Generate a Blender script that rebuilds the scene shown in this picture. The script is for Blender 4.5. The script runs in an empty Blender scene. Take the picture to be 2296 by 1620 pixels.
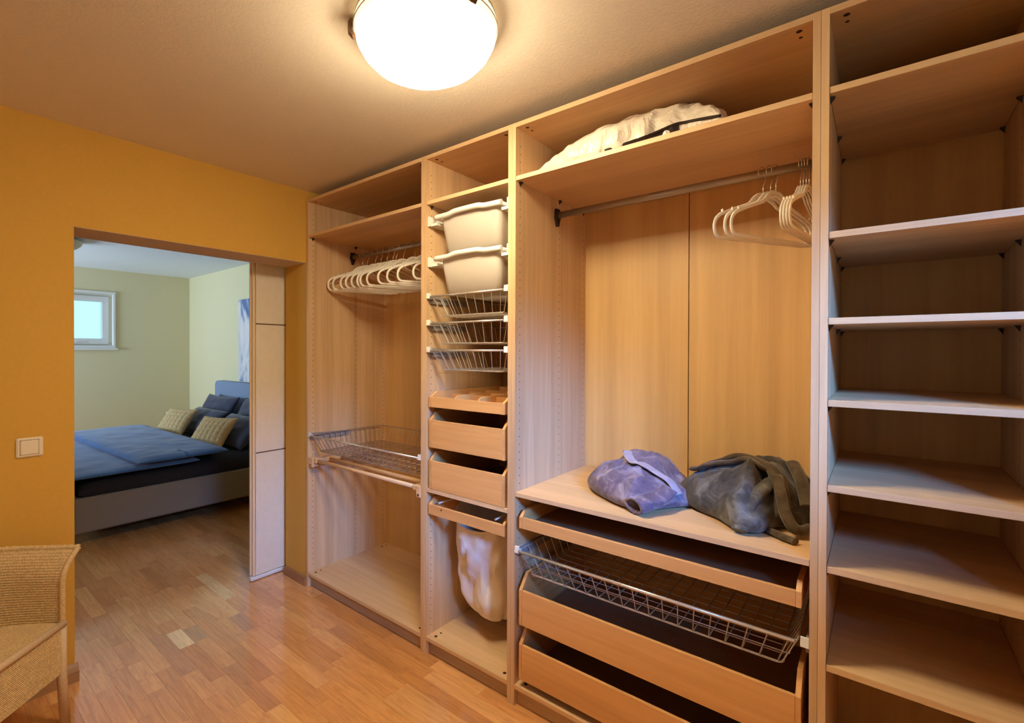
import bpy, bmesh, math, random
from mathutils import Vector, Matrix, noise
random.seed(7)
SC = bpy.context.scene
COL = SC.collection
PI = math.pi

def lin(c):
    c = c / 255.0
    return c / 12.92 if c <= 0.04045 else ((c + 0.055) / 1.055) ** 2.4
def rgb(r, g, b): return (lin(r), lin(g), lin(b), 1.0)

# ------------------------------------------------------------------ camera
cd = bpy.data.cameras.new('camera')
cam = bpy.data.objects.new('camera', cd); COL.objects.link(cam)
cd.sensor_fit = 'HORIZONTAL'; cd.sensor_width = 36.0
cd.lens = 1088.478 * 36.0 / 2296.0
cd.shift_x = (1148 - 1011.04) / 2296.0
cd.shift_y = (793.15 - 810) / 2296.0
cd.clip_start = 0.02
yaw, pit, rol = 0.7209, -0.0056, 0.0023
fw = Vector((-math.sin(yaw) * math.cos(pit), math.cos(yaw) * math.cos(pit), math.sin(pit)))
rt = Vector((math.cos(yaw), math.sin(yaw), 0)); up = rt.cross(fw)
r2 = rt * math.cos(rol) + up * math.sin(rol); u2 = -rt * math.sin(rol) + up * math.cos(rol)
CAMP = Vector((2.6215, -1.646, 1.4385))
cam.matrix_world = Matrix(((r2.x, u2.x, -fw.x, CAMP.x), (r2.y, u2.y, -fw.y, CAMP.y), (r2.z, u2.z, -fw.z, CAMP.z), (0, 0, 0, 1)))
SC.camera = cam

# ------------------------------------------------------------------ world, lights, exposure
W = bpy.data.worlds.new('overcast_sky'); SC.world = W; W.use_nodes = True
bg = W.node_tree.nodes['Background']
bg.inputs['Color'].default_value = (0.29, 0.66, 0.72, 1); bg.inputs['Strength'].default_value = 2.1
def area(name, loc, tgt, sx, sy, power, col):
    l = bpy.data.lights.new(name, 'AREA'); l.shape = 'RECTANGLE'; l.size = sx; l.size_y = sy; l.energy = power; l.color = col
    o = bpy.data.objects.new(name, l); COL.objects.link(o); o.location = loc
    o.rotation_euler = (Vector(tgt) - Vector(loc)).to_track_quat('-Z', 'Y').to_euler()
    return o
LAMP_E = 72.0                                    # radiance of the ceiling lamp's glass
area('daylight_light_well', (5.75, -3.05, 3.32), (3.5, -1.05, 1.92), 3.4, 0.55, 1250, (0.10, 0.34, 1.0))
area('daylight_bedroom_window', (-4.0, -3.12, 1.45), (-4.0, 0, 2.1), 1.5, 1.3, 68, (0.60, 0.80, 1.0)).data.spread = math.radians(120)
SC.view_settings.view_transform = 'Standard'; SC.view_settings.look = 'None'
SC.view_settings.gamma = 1; SC.view_settings.use_curve_mapping = False
SC.view_settings.exposure = 0.15
SC.cycles.use_denoising = True
SC.cycles.max_bounces = 10; SC.cycles.diffuse_bounces = 6; SC.cycles.glossy_bounces = 4; SC.cycles.transmission_bounces = 6
SC.cycles.sample_clamp_indirect = 6.0
SC.cycles.caustics_reflective = False; SC.cycles.caustics_refractive = False

# ------------------------------------------------------------------ materials
def new_mat(name):
    m = bpy.data.materials.new(name); m.use_nodes = True
    nt = m.node_tree
    return m, nt, nt.nodes['Principled BSDF']
def N(nt, t, **kw):
    n = nt.nodes.new(t)
    for k, v in kw.items(): setattr(n, k, v)
    return n
def ramp(nt, fac, stops):
    r = N(nt, 'ShaderNodeValToRGB'); e = r.color_ramp.elements
    while len(e) < len(stops): e.new(0.5)
    for i, (p, c) in enumerate(stops): e[i].position = p; e[i].color = c
    nt.links.new(fac, r.inputs['Fac']); return r.outputs['Color']
def coords(nt, scale, rand=False, kind='Object'):
    tc = N(nt, 'ShaderNodeTexCoord'); mp = N(nt, 'ShaderNodeMapping')
    mp.inputs['Scale'].default_value = scale
    nt.links.new(tc.outputs[kind], mp.inputs['Vector'])
    if rand:
        oi = N(nt, 'ShaderNodeObjectInfo'); mu = N(nt, 'ShaderNodeMath', operation='MULTIPLY'); mu.inputs[1].default_value = 37.0
        nt.links.new(oi.outputs['Random'], mu.inputs[0])
        cb = N(nt, 'ShaderNodeCombineXYZ')
        for i in range(3): nt.links.new(mu.outputs[0], cb.inputs[i])
        nt.links.new(cb.outputs[0], mp.inputs['Location'])
    return mp.outputs['Vector']
def noise_tex(nt, vec, scale, detail=3, rough=0.5, dist=0.0):
    n = N(nt, 'ShaderNodeTexNoise'); n.inputs['Scale'].default_value = scale; n.inputs['Detail'].default_value = detail
    n.inputs['Roughness'].default_value = rough; n.inputs['Distortion'].default_value = dist
    nt.links.new(vec, n.inputs['Vector']); return n.outputs['Fac']
def bump(nt, b, height, strength, dist=0.01):
    n = N(nt, 'ShaderNodeBump'); n.inputs['Strength'].default_value = strength; n.inputs['Distance'].default_value = dist
    nt.links.new(height, n.inputs['Height']); nt.links.new(n.outputs['Normal'], b.inputs['Normal'])
def mixc(nt, a, b, fac, mode='MIX'):
    m = N(nt, 'ShaderNodeMix', data_type='RGBA', blend_type=mode)
    if isinstance(fac, float): m.inputs['Factor'].default_value = fac
    else: nt.links.new(fac, m.inputs['Factor'])
    for s, v in (('A', a), ('B', b)):
        i = [x for x in m.inputs if x.name == s and x.type == 'RGBA'][0]
        if isinstance(v, tuple): i.default_value = v
        else: nt.links.new(v, i)
    return [x for x in m.outputs if x.type == 'RGBA'][0]

def wood(name, axis, dark, mid, light, rough=0.45, stripe=1.0, coat=0.0):
    """veneer with its grain running along one axis"""
    m, nt, b = new_mat(name)
    s = {'x': (1.2, 26, 26), 'y': (26, 1.2, 26), 'z': (26, 26, 1.2)}[axis]
    s2 = {'x': (0.25, 9 * stripe, 9 * stripe), 'y': (9 * stripe, 0.25, 9 * stripe), 'z': (16 * stripe, 16 * stripe, 0.25)}[axis]
    v1 = coords(nt, s, True); v2 = coords(nt, s2, True)
    f1 = noise_tex(nt, v1, 2.2, 5, 0.6, 0.6); f2 = noise_tex(nt, v2, 1.0, 2, 0.5)
    c1 = ramp(nt, f1, [(0.25, dark), (0.5, mid), (0.75, light)])
    c2 = ramp(nt, f2, [(0.3, (0.86, 0.82, 0.79, 1)), (0.62, (1.06, 1.05, 1.04, 1))])
    c = mixc(nt, c1, c2, 1.0, 'MULTIPLY')
    nt.links.new(c, b.inputs['Base Color'])
    b.inputs['Roughness'].default_value = rough; b.inputs['Coat Weight'].default_value = coat
    b.inputs['Specular IOR Level'].default_value = 0.35
    bump(nt, b, f1, 0.05, 0.002)
    return m
def plain(name, col, rough=0.5, metal=0.0, spec=0.5, var=0.0, scale=30, bmp=0.0, bdist=0.002, **kw):
    m, nt, b = new_mat(name)
    b.inputs['Base Color'].default_value = col; b.inputs['Roughness'].default_value = rough
    b.inputs['Metallic'].default_value = metal; b.inputs['Specular IOR Level'].default_value = spec
    for k, v in kw.items(): b.inputs[k.replace('_', ' ')].default_value = v
    f = noise_tex(nt, coords(nt, (1, 1, 1), True), scale, 4, 0.6)
    lo = tuple(x * (1 - var) for x in col[:3]) + (1,); hi = tuple(min(1, x * (1 + var)) for x in col[:3]) + (1,)
    nt.links.new(ramp(nt, f, [(0.3, lo), (0.7, hi)]), b.inputs['Base Color'])
    if bmp: bump(nt, b, f, bmp, bdist)
    return m

BIRCH = ((0.62, 0.40, 0.22, 1), (0.68, 0.455, 0.25, 1), (0.73, 0.51, 0.29, 1))
M = {}
M['wood_z'] = wood('birch_veneer_upright', 'z', *BIRCH, stripe=1.2)
M['wood_x'] = wood('birch_veneer_long', 'x', *BIRCH, stripe=0.8)
M['wood_y'] = wood('birch_veneer_deep', 'y', *BIRCH)
M['back'] = wood('birch_back_panel', 'z', (0.64, 0.40, 0.17, 1), (0.68, 0.435, 0.185, 1), (0.71, 0.47, 0.205, 1), stripe=0.7)
BE = ((0.66, 0.34, 0.12, 1), (0.71, 0.38, 0.14, 1), (0.75, 0.42, 0.165, 1))
M['draw_x'] = wood('beech_drawer_front', 'x', *BE, stripe=0.8)
M['draw_y'] = wood('beech_drawer_side', 'y', *BE)
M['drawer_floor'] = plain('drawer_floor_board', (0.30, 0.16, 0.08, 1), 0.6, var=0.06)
M['rod_wood'] = wood('turned_beech', 'x', (0.60, 0.37, 0.18, 1), (0.72, 0.47, 0.25, 1), (0.78, 0.54, 0.30, 1))
M['plinth'] = wood('plinth_board', 'x', (0.40, 0.27, 0.15, 1), (0.46, 0.32, 0.19, 1), (0.52, 0.37, 0.22, 1))
M['hole'] = plain('drilled_hole_shade', (0.05, 0.02, 0.01, 1), 0.9)
M['black'] = plain('dark_plastic', (0.03, 0.015, 0.012, 1), 0.45, spec=0.3)
M['yellow'] = plain('ochre_wall_paint', (0.655, 0.375, 0.072, 1), 0.85, spec=0.2, var=0.02, scale=60, bmp=0.12, bdist=0.002)
M['ceil'] = plain('textured_ceiling_plaster', (0.78, 0.70, 0.58, 1), 0.9, spec=0.15, var=0.03, scale=95, bmp=0.22, bdist=0.004)
M['lintel'] = plain('unpainted_lintel_plaster', (0.62, 0.47, 0.33, 1), 0.9, spec=0.1, var=0.05, scale=60, bmp=0.2)
M['offwhite'] = plain('off_white_wall_paint', (0.82, 0.78, 0.70, 1), 0.85, spec=0.2, var=0.02, scale=60)
M['green'] = plain('pale_green_paint', (0.735, 0.665, 0.43, 1), 0.85, spec=0.2, var=0.02, scale=60, bmp=0.1)
M['bceil'] = plain('white_ceiling_paint', (0.78, 0.82, 0.86, 1), 0.9, spec=0.1, var=0.02)
M['skirt'] = wood('skirting_wood', 'x', (0.30, 0.15, 0.07, 1), (0.36, 0.19, 0.09, 1), (0.42, 0.23, 0.11, 1))
M['skirt_y'] = wood('skirting_wood_cross', 'y', (0.30, 0.17, 0.09, 1), (0.38, 0.22, 0.12, 1), (0.44, 0.27, 0.15, 1))
M['sub'] = plain('dark_underlay', (0.10, 0.05, 0.025, 1), 0.9)
M['white_plastic'] = plain('white_plastic', (0.82, 0.79, 0.72, 1), 0.35)
M['hanger'] = plain('ivory_hanger', (0.86, 0.79, 0.68, 1), 0.55, var=0.03)
M['chrome'] = plain('polished_wire', (0.80, 0.76, 0.70, 1), 0.25, 0.75)
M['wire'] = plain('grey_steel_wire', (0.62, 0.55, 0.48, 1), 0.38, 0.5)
M['wire_shaded'] = plain('shaded_steel_wire', (0.40, 0.31, 0.23, 1), 0.45, 0.5)  # same steel wire, with the shadow inside the left wardrobe put into its colour
M['rail'] = plain('grey_steel_tube', (0.40, 0.33, 0.27, 1), 0.42, 0.7)
M['runner'] = plain('grey_runner_plastic', (0.30, 0.26, 0.24, 1), 0.5)
M['frame_white'] = plain('white_window_frame', (0.80, 0.80, 0.80, 1), 0.35)
M['cloth_white'] = plain('white_panel_fabric', (0.80, 0.72, 0.60, 1), 0.9, var=0.03, scale=25, spec=0.1, bmp=0.06)
M['trim_tan'] = plain('tan_edge_band', (0.80, 0.62, 0.40, 1), 0.7)
M['trim_dark'] = plain('dark_seam_rod', (0.16, 0.09, 0.05, 1), 0.7)
M['canvas'] = plain('cotton_bag_canvas', (0.86, 0.81, 0.73, 1), 0.9, var=0.03, scale=18, spec=0.1, bmp=0.1)
M['slate'] = plain('slate_blue_bedding', (0.036, 0.115, 0.32, 1), 0.85, var=0.15, scale=9, spec=0.2, Sheen_Weight=0.3)
M['pillow'] = plain('dark_navy_pillow_cotton', (0.045, 0.052, 0.095, 1), 0.85, var=0.15, scale=9, spec=0.2, Sheen_Weight=0.3)
M['char'] = plain('charcoal_sheet', (0.025, 0.023, 0.027, 1), 0.9, var=0.1, spec=0.1)
M['bedgrey'] = plain('taupe_bed_upholstery', (0.22, 0.195, 0.17, 1), 0.95, var=0.12, scale=240, spec=0.1, bmp=0.15)
M['head'] = plain('blue_grey_headboard_fabric', (0.24, 0.30, 0.44, 1), 0.95, var=0.06, scale=200, spec=0.1)
M['weave_tan'] = plain('tan_knit_strip', (0.58, 0.42, 0.22, 1), 0.9, var=0.1, scale=60, spec=0.1)
M['lampshade'] = plain('unlit_glass_shade', (0.60, 0.55, 0.42, 1), 0.3)
M['brown_metal'] = plain('brown_metal_clip', (0.16, 0.085, 0.045, 1), 0.35, 0.6)
M['switch'] = plain('cream_switch_plastic', (0.82, 0.72, 0.57, 1), 0.35)
M['wicker'] = plain('woven_paper_cord', (0.62, 0.45, 0.24, 1), 0.75, var=0.25, scale=140, spec=0.25)
M['leg'] = plain('wrapped_cane_leg', (0.62, 0.46, 0.30, 1), 0.6, var=0.12, scale=160, bmp=0.3)

def bin_mat():
    m, nt, b = new_mat('translucent_polypropylene')
    b.inputs['Base Color'].default_value = (0.86, 0.78, 0.68, 1); b.inputs['Roughness'].default_value = 0.45
    b.inputs['Subsurface Weight'].default_value = 0.0
    tr = N(nt, 'ShaderNodeBsdfTranslucent'); tr.inputs['Color'].default_value = (0.86, 0.78, 0.66, 1)
    mx = N(nt, 'ShaderNodeMixShader'); mx.inputs[0].default_value = 0.38
    nt.links.new(b.outputs[0], mx.inputs[1]); nt.links.new(tr.outputs[0], mx.inputs[2])
    nt.links.new(mx.outputs[0], nt.nodes['Material Output'].inputs['Surface'])
    return m
M['bin'] = bin_mat()
def glow_mat():
    m, nt, b = new_mat('lit_opal_glass')
    b.inputs['Base Color'].default_value = (0.9, 0.88, 0.8, 1); b.inputs['Roughness'].default_value = 0.25
    b.inputs['Emission Color'].default_value = (1.0, 0.84, 0.55, 1)
    # the bulbs sit in the middle of the bowl, so its rim glows less
    tc = N(nt, 'ShaderNodeTexCoord'); sp = N(nt, 'ShaderNodeSeparateXYZ'); nt.links.new(tc.outputs['Object'], sp.inputs[0])
    mr = N(nt, 'ShaderNodeMapRange'); mr.inputs['From Min'].default_value = -0.095; mr.inputs['From Max'].default_value = -0.045
    mr.inputs['To Min'].default_value = LAMP_E; mr.inputs['To Max'].default_value = LAMP_E * 0.016
    nt.links.new(sp.outputs['Z'], mr.inputs['Value']); nt.links.new(mr.outputs[0], b.inputs['Emission Strength'])
    return m
M['glow'] = glow_mat()
def glass_mat():
    m, nt, b = new_mat('window_glass')
    b.inputs['Base Color'].default_value = (0.9, 1, 1, 1); b.inputs['Roughness'].default_value = 0.0
    b.inputs['IOR'].default_value = 1.1; b.inputs['Transmission Weight'].default_value = 1.0
    return m
M['glass'] = glass_mat()
def plank_mat(name, island):
    m, nt, b = new_mat(name)
    if island:
        g = N(nt, 'ShaderNodeNewGeometry')
        base = ramp(nt, g.outputs['Random Per Island'], [(0.0, (0.58, 0.26, 0.085, 1)), (0.5, (0.68, 0.325, 0.115, 1)), (1.0, (0.76, 0.40, 0.16, 1))])
    else:
        oi = N(nt, 'ShaderNodeObjectInfo'); base = oi.outputs['Color']
    f1 = noise_tex(nt, coords(nt, (1.6, 22, 22), True), 2.5, 5, 0.65, 1.2)
    f2 = noise_tex(nt, coords(nt, (4, 9, 9), True), 1.6, 3, 0.5, 2.0)
    c = mixc(nt, base, ramp(nt, f1, [(0.28, (0.78, 0.72, 0.66, 1)), (0.6, (1.08, 1.08, 1.08, 1))]), 1.0, 'MULTIPLY')
    c = mixc(nt, c, ramp(nt, f2, [(0.22, (0.72, 0.66, 0.6, 1)), (0.42, (1, 1, 1, 1))]), 0.7, 'MULTIPLY')
    nt.links.new(c, b.inputs['Base Color'])
    b.inputs['Roughness'].default_value = 0.4; b.inputs['Specular IOR Level'].default_value = 0.5; b.inputs['Coat Weight'].default_value = 1.0; b.inputs['Coat Roughness'].default_value = 0.13; b.inputs['Coat IOR'].default_value = 1.7
    bump(nt, b, f1, 0.03, 0.002)
    return m
M['plank'] = plank_mat('oak_strip_parquet', False); M['planks'] = plank_mat('oak_strip_parquet_far', True)
def fleece(name, lo, mid, hi, sheen):
    m, nt, b = new_mat(name)
    f = noise_tex(nt, coords(nt, (1, 1, 1)), 14, 5, 0.62, 0.6)
    f2 = noise_tex(nt, coords(nt, (1, 1, 1)), 420, 2, 0.5)
    nt.links.new(ramp(nt, f, [(0.30, lo), (0.5, mid), (0.70, hi)]), b.inputs['Base Color'])
    b.inputs['Roughness'].default_value = 0.95; b.inputs['Specular IOR Level'].default_value = 0.1
    b.inputs['Sheen Weight'].default_value = sheen; b.inputs['Sheen Roughness'].default_value = 0.4
    bump(nt, b, f2, 0.35, 0.002)
    return m
M['fleece_l'] = fleece('mauve_grey_fleece', (0.085, 0.06, 0.10, 1), (0.15, 0.112, 0.165, 1), (0.34, 0.28, 0.33, 1), 0.3)
M['belt_l'] = fleece('pale_mauve_fleece', (0.27, 0.23, 0.29, 1), (0.34, 0.29, 0.36, 1), (0.42, 0.37, 0.43, 1), 0.4)
M['fleece_r'] = fleece('olive_grey_fleece', (0.034, 0.030, 0.026, 1), (0.078, 0.071, 0.062, 1), (0.19, 0.18, 0.165, 1), 0.3)
M['belt_r'] = fleece('olive_brown_fleece', (0.05, 0.036, 0.022, 1), (0.085, 0.062, 0.038, 1), (0.14, 0.105, 0.068, 1), 0.3)
def bag_mat():
    m, nt, b = new_mat('clear_bag_over_white_filling')
    f = noise_tex(nt, coords(nt, (6, 3, 4)), 2.4, 3, 0.5, 2.0)
    b.inputs['Base Color'].default_value = (0.86, 0.76, 0.62, 1); b.inputs['Roughness'].default_value = 0.5
    b.inputs['Coat Weight'].default_value = 0.9; b.inputs['Coat Roughness'].default_value = 0.09
    bump(nt, b, f, 0.5, 0.03)
    bn = nt.nodes[-1]; nt.links.new(bn.outputs['Normal'], b.inputs['Coat Normal'])
    return m
M['bag'] = bag_mat()
def art_mat():
    m, nt, b = new_mat('painted_canvas')
    f = noise_tex(nt, coords(nt, (2.0, 1, 1.0)), 1.5, 3, 0.5, 1.2)
    nt.links.new(ramp(nt, f, [(0.34, (0.05, 0.10, 0.26, 1)), (0.44, (0.16, 0.24, 0.46, 1)), (0.52, (0.62, 0.62, 0.68, 1)), (0.62, (0.80, 0.74, 0.74, 1)), (0.72, (0.30, 0.38, 0.56, 1))]), b.inputs['Base Color'])
    b.inputs['Roughness'].default_value = 0.6
    return m
M['art'] = art_mat()

# ------------------------------------------------------------------ mesh helpers
WM = {}
class MB:
    def __init__(s): s.v = []; s.f = []; s.s = []
    def add(s, vs, fs, smooth=False):
        o = len(s.v); s.v += [tuple(v) for v in vs]; s.f += [tuple(i + o for i in f) for f in fs]; s.s += [smooth] * len(fs); return s
    def box(s, x0, x1, y0, y1, z0, z1, b=0.0):
        if b <= 0:
            return s.add([(x, y, z) for x in (x0, x1) for y in (y0, y1) for z in (z0, z1)],
                         [(0, 1, 3, 2), (4, 6, 7, 5), (0, 4, 5, 1), (2, 3, 7, 6), (0, 2, 6, 4), (1, 5, 7, 3)])
        bm = bmesh.new(); bmesh.ops.create_cube(bm, size=1)
        for v in bm.verts: v.co = Vector(((x0 + x1) / 2 + v.co.x * (x1 - x0), (y0 + y1) / 2 + v.co.y * (y1 - y0), (z0 + z1) / 2 + v.co.z * (z1 - z0)))
        bmesh.ops.bevel(bm, geom=bm.edges[:], offset=b, segments=1, affect='EDGES')
        bm.verts.index_update()
        s.add([v.co[:] for v in bm.verts], [[v.index for v in f.verts] for f in bm.faces]); bm.free(); return s
    def prism(s, poly, axis, a, b):
        def P(p, t): return {'x': (t, p[0], p[1]), 'y': (p[0], t, p[1]), 'z': (p[0], p[1], t)}[axis]
        n = len(poly)
        return s.add([P(p, a) for p in poly] + [P(p, b) for p in poly],
                     [tuple(range(n)), tuple(range(2 * n - 1, n - 1, -1))] + [(i, (i + 1) % n, n + (i + 1) % n, n + i) for i in range(n)])
    def tube(s, pts, r, n=8, closed=False, rb=None, caps=True, upv=None, taper=None):
        pts = [Vector(p) for p in pts]; k = len(pts); vs = []; fs = []
        rb = rb or r; prev = None
        for i, p in enumerate(pts):
            a = pts[(i - 1) % k] if (closed or i > 0) else p
            c = pts[(i + 1) % k] if (closed or i < k - 1) else p
            t = (c - a)
            t = t.normalized() if t.length > 1e-9 else Vector((0, 0, 1))
            if upv is not None: u = Vector(upv)
            elif prev is None: u = Vector((0, 0, 1)) if abs(t.z) < 0.9 else Vector((1, 0, 0))
            else: u = prev
            u = (u - t * u.dot(t)); u = u.normalized() if u.length > 1e-6 else t.orthogonal().normalized()
            prev = u; w = t.cross(u)
            q = taper[i] if taper else 1.0
            for j in range(n):
                an = 2 * PI * (j + 0.5) / n
                vs.append(p + u * (rb * q * math.sin(an)) + w * (r * q * math.cos(an)))
        m = k if closed else k - 1
        for i in range(m):
            for j in range(n):
                fs.append((i * n + j, i * n + (j + 1) % n, ((i + 1) % k) * n + (j + 1) % n, ((i + 1) % k) * n + j))
        s.add(vs, fs, True)
        if not closed and caps:
            s.add(vs[:n], [tuple(range(n))]); s.add(vs[-n:], [tuple(range(n))])
        return s
    def lathe(s, prof, c, n=32, smooth=True):
        vs = [(c[0] + r * math.cos(2 * PI * j / n), c[1] + r * math.sin(2 * PI * j / n), c[2] + z) for r, z in prof for j in range(n)]
        fs = [(i * n + j, i * n + (j + 1) % n, (i + 1) * n + (j + 1) % n, (i + 1) * n + j) for i in range(len(prof) - 1) for j in range(n)]
        return s.add(vs, fs, smooth)
    def grid(s, rows, smooth=True, cu=False, cv=False):
        R = len(rows); Cn = len(rows[0]); fs = []
        for i in range(R if cv else R - 1):
            for j in range(Cn if cu else Cn - 1):
                fs.append((i * Cn + j, i * Cn + (j + 1) % Cn, ((i + 1) % R) * Cn + (j + 1) % Cn, ((i + 1) % R) * Cn + j))
        return s.add([p for r in rows for p in r], fs, smooth)
    def build(s, name, mat, parent=None, recalc=True):
        me = bpy.data.meshes.new(name)
        vs = s.v
        if parent is not None:
            inv = WM[parent.name].inverted(); vs = [inv @ Vector(v) for v in vs]
        me.from_pydata([tuple(v) for v in vs], [], s.f)
        me.polygons.foreach_set('use_smooth', s.s)
        if recalc:
            bm = bmesh.new(); bm.from_mesh(me); bmesh.ops.remove_doubles(bm, verts=bm.verts[:], dist=1e-6)
            bmesh.ops.recalc_face_normals(bm, faces=bm.faces[:]); bm.to_mesh(me); bm.free()
        me.materials.append(mat); me.update()
        o = bpy.data.objects.new(name, me); COL.objects.link(o)
        if parent is not None: o.parent = parent; WM[o.name] = WM[parent.name]
        else: WM[o.name] = Matrix()
        return o
def box(*a, b=0.0): return MB().box(*a, b=b)
def tag(o, label, cat, group=None, kind=None):
    o['label'] = label; o['category'] = cat
    if group: o['group'] = group
    if kind: o['kind'] = kind
    return o
def struct(o, label=None):
    o['kind'] = 'structure'
    if label: o['label'] = label
    return o
def thing(name, label, cat, loc=(0, 0, 0), rz=0.0, group=None):
    o = bpy.data.objects.new(name, None); COL.objects.link(o); o.empty_display_size = 0.05
    o.location = loc; o.rotation_euler = (0, 0, rz)
    WM[o.name] = Matrix.Translation(loc) @ Matrix.Rotation(rz, 4, 'Z')
    return tag(o, label, cat, group)
def dup(root, label, loc=None, rz=None, group=None):
    r = root.copy(); COL.objects.link(r)
    if loc is not None: r.location = loc
    if rz is not None: r.rotation_euler = (0, 0, rz)
    WM[r.name] = Matrix.Translation(r.location) @ Matrix.Rotation(r.rotation_euler[2], 4, 'Z')
    r['label'] = label
    if group: r['group'] = group
    for ch in list(root.children):
        c = ch.copy(); COL.objects.link(c); c.parent = r
        for g in list(ch.children):
            d = g.copy(); COL.objects.link(d); d.parent = c
    return r
def spline(pts, k=8, closed=False):
    """Catmull-Rom"""
    P = [Vector(p) for p in pts]; n = len(P); out = []
    for i in range(n if closed else n - 1):
        a = P[(i - 1) % n] if (closed or i > 0) else P[0]; b = P[i]; c = P[(i + 1) % n]
        d = P[(i + 2) % n] if (closed or i < n - 2) else P[-1]
        for j in range(k):
            t = j / k
            out.append(0.5 * ((2 * b) + (c - a) * t + (2 * a - 5 * b + 4 * c - d) * t * t + (3 * b - a - 3 * c + d) * t ** 3))
    if not closed: out.append(P[-1])
    return out
def fillet(pts, r, k=4, closed=False):
    """polyline with rounded corners"""
    P = [Vector(p) for p in pts]; n = len(P); out = []
    for i, p in enumerate(P):
        if not closed and i in (0, n - 1): out.append(p); continue
        a = (P[(i - 1) % n] - p); b = (P[(i + 1) % n] - p); q = min(r, a.length * 0.45, b.length * 0.45)
        a = p + a.normalized() * q; b = p + b.normalized() * q
        for j in range(k + 1):
            t = j / k; out.append(a * (1 - t) ** 2 + p * (2 * t * (1 - t)) + b * t * t)
    return out
def nz(x, y, z=0.0): return noise.noise(Vector((x, y, z)))

# ================================================================== SETTING
HC, HB = 2.413, 2.50              # ceilings: dressing room, bedroom
XW0, XW1 = -0.245, -0.005         # the ochre wall, back and front face
DY0, DY1, DH = -1.141, 0.004, 1.976
YF, YB, XR = -2.75, 0.66, 3.5     # dressing room limits
BX, BY0, BY1 = -4.99, -3.2, 1.185  # bedroom limits

# floor: an underlay and the parquet strips on it
FLOOR = struct(box(BX - 0.1, XR + 0.1, BY0 - 0.1, BY1 + 0.1, -0.12, -0.012).build('floor', M['sub']))
ROWW = 0.07
TONES = [(0.58, 0.26, 0.085), (0.63, 0.29, 0.098), (0.69, 0.33, 0.117), (0.67, 0.32, 0.112), (0.71, 0.355, 0.135), (0.76, 0.40, 0.16), (0.69, 0.335, 0.122)]
FORCED = {0: [(-0.08, 0.105, (0.88, 0.68, 0.42))], 1: [(-0.06, 0.10, (0.50, 0.29, 0.14)), (0.405, 0.80, (0.54, 0.245, 0.095)), (0.81, 1.22, (0.80, 0.44, 0.17))],
          4: [(0.0, 0.198, (0.53, 0.26, 0.12))], 5: [(-0.633, -0.20, (0.78, 0.50, 0.25))], -1: [(-0.10, 0.32, (0.56, 0.27, 0.11))]}
def frame_px(p):
    d = Vector(p) - CAMP; z = d.dot(fw)
    if z < 0.1: return None
    return 1011.04 + 1088.478 * d.dot(r2) / z, 793.15 - 1088.478 * d.dot(u2) / z, z
rp = random.Random(11)
planks = []
for k in range(int((BY0 + 0.755) / ROWW) - 1, int((BY1 + 0.755) / ROWW) + 1):
    y0 = max(BY0, -0.755 + k * ROWW); y1 = min(BY1, -0.755 + (k + 1) * ROWW)
    if y1 - y0 < 0.01: continue
    spans = [(BX, XR)]
    if y1 > YB: spans = [(BX, XW0)]
    if y0 < YF: spans = [(BX, XW0)]
    for a, bnd in spans:
        cuts = sorted(FORCED.get(k, []))
        x = a
        while x < bnd - 1e-4:
            nxt = next((c for c in cuts if c[0] >= x - 1e-6), None)
            if nxt and abs(nxt[0] - x) < 1e-6: x1 = nxt[1]; col = nxt[2]
            else:
                x1 = min(bnd, x + rp.choice((0.24, 0.30, 0.36, 0.42, 0.48, 0.55)) + rp.uniform(-0.03, 0.03))
                if nxt and x1 > nxt[0] - 0.12: x1 = nxt[0]
                if bnd - x1 < 0.1: x1 = bnd
                col = rp.choice(TONES); q = rp.uniform(0.92, 1.08); col = tuple(c * q for c in col)
            planks.append((x, x1, y0, y1, col)); x = x1
def plank_geo(m, x0, x1, y0, y1):
    g = 0.00015; bv = 0.00025; x0 += g; x1 -= g; y0 += g; y1 -= g; z0, z1, z2 = -0.0115, -0.0004, 0.0
    m.add([(x0, y0, z0), (x1, y0, z0), (x1, y1, z0), (x0, y1, z0), (x0, y0, z1), (x1, y0, z1), (x1, y1, z1), (x0, y1, z1),
           (x0 + bv, y0 + bv, z2), (x1 - bv, y0 + bv, z2), (x1 - bv, y1 - bv, z2), (x0 + bv, y1 - bv, z2)],
          [(3, 2, 1, 0), (0, 1, 5, 4), (1, 2, 6, 5), (2, 3, 7, 6), (3, 0, 4, 7), (4, 5, 9, 8), (5, 6, 10, 9), (6, 7, 11, 10), (7, 4, 8, 11), (8, 9, 10, 11)])
def plank_seen(pl):
    x0, x1, y0, y1, _ = pl
    best = 0
    for t in (0.1, 0.5, 0.9):
        x = x0 + (x1 - x0) * t; y = (y0 + y1) / 2
        if y > 0.02 and x > XW0: continue
        p = frame_px((x, y, 0))
        if not p or not (-10 < p[0] < 2310 and 0 < p[1] < 1640): continue
        if x < XW0:                       # through the doorway only
            s = (XW1 - CAMP.x) / (x - CAMP.x); yy = CAMP.y + (y - CAMP.y) * s
            if not (DY0 - 0.03 < yy < DY1 + 0.02): continue
            if x < -1.9: continue
        best = max(best, 1000 * (x1 - x0) / p[2] ** 2)
    return best
rank = sorted(planks, key=lambda p: -plank_seen(p))
rest = MB(); nvis = 0
for pl in rank:
    if nvis < 295 and plank_seen(pl) > 0:
        m = MB(); plank_geo(m, *pl[:4]); o = m.build('plank', M['plank'], FLOOR, recalc=False); o.color = (*pl[4], 1); nvis += 1
    else: plank_geo(rest, *pl[:4])
o = rest.build('parquet_strips', M['planks'], FLOOR, recalc=False); o['kind'] = 'stuff'

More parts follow.
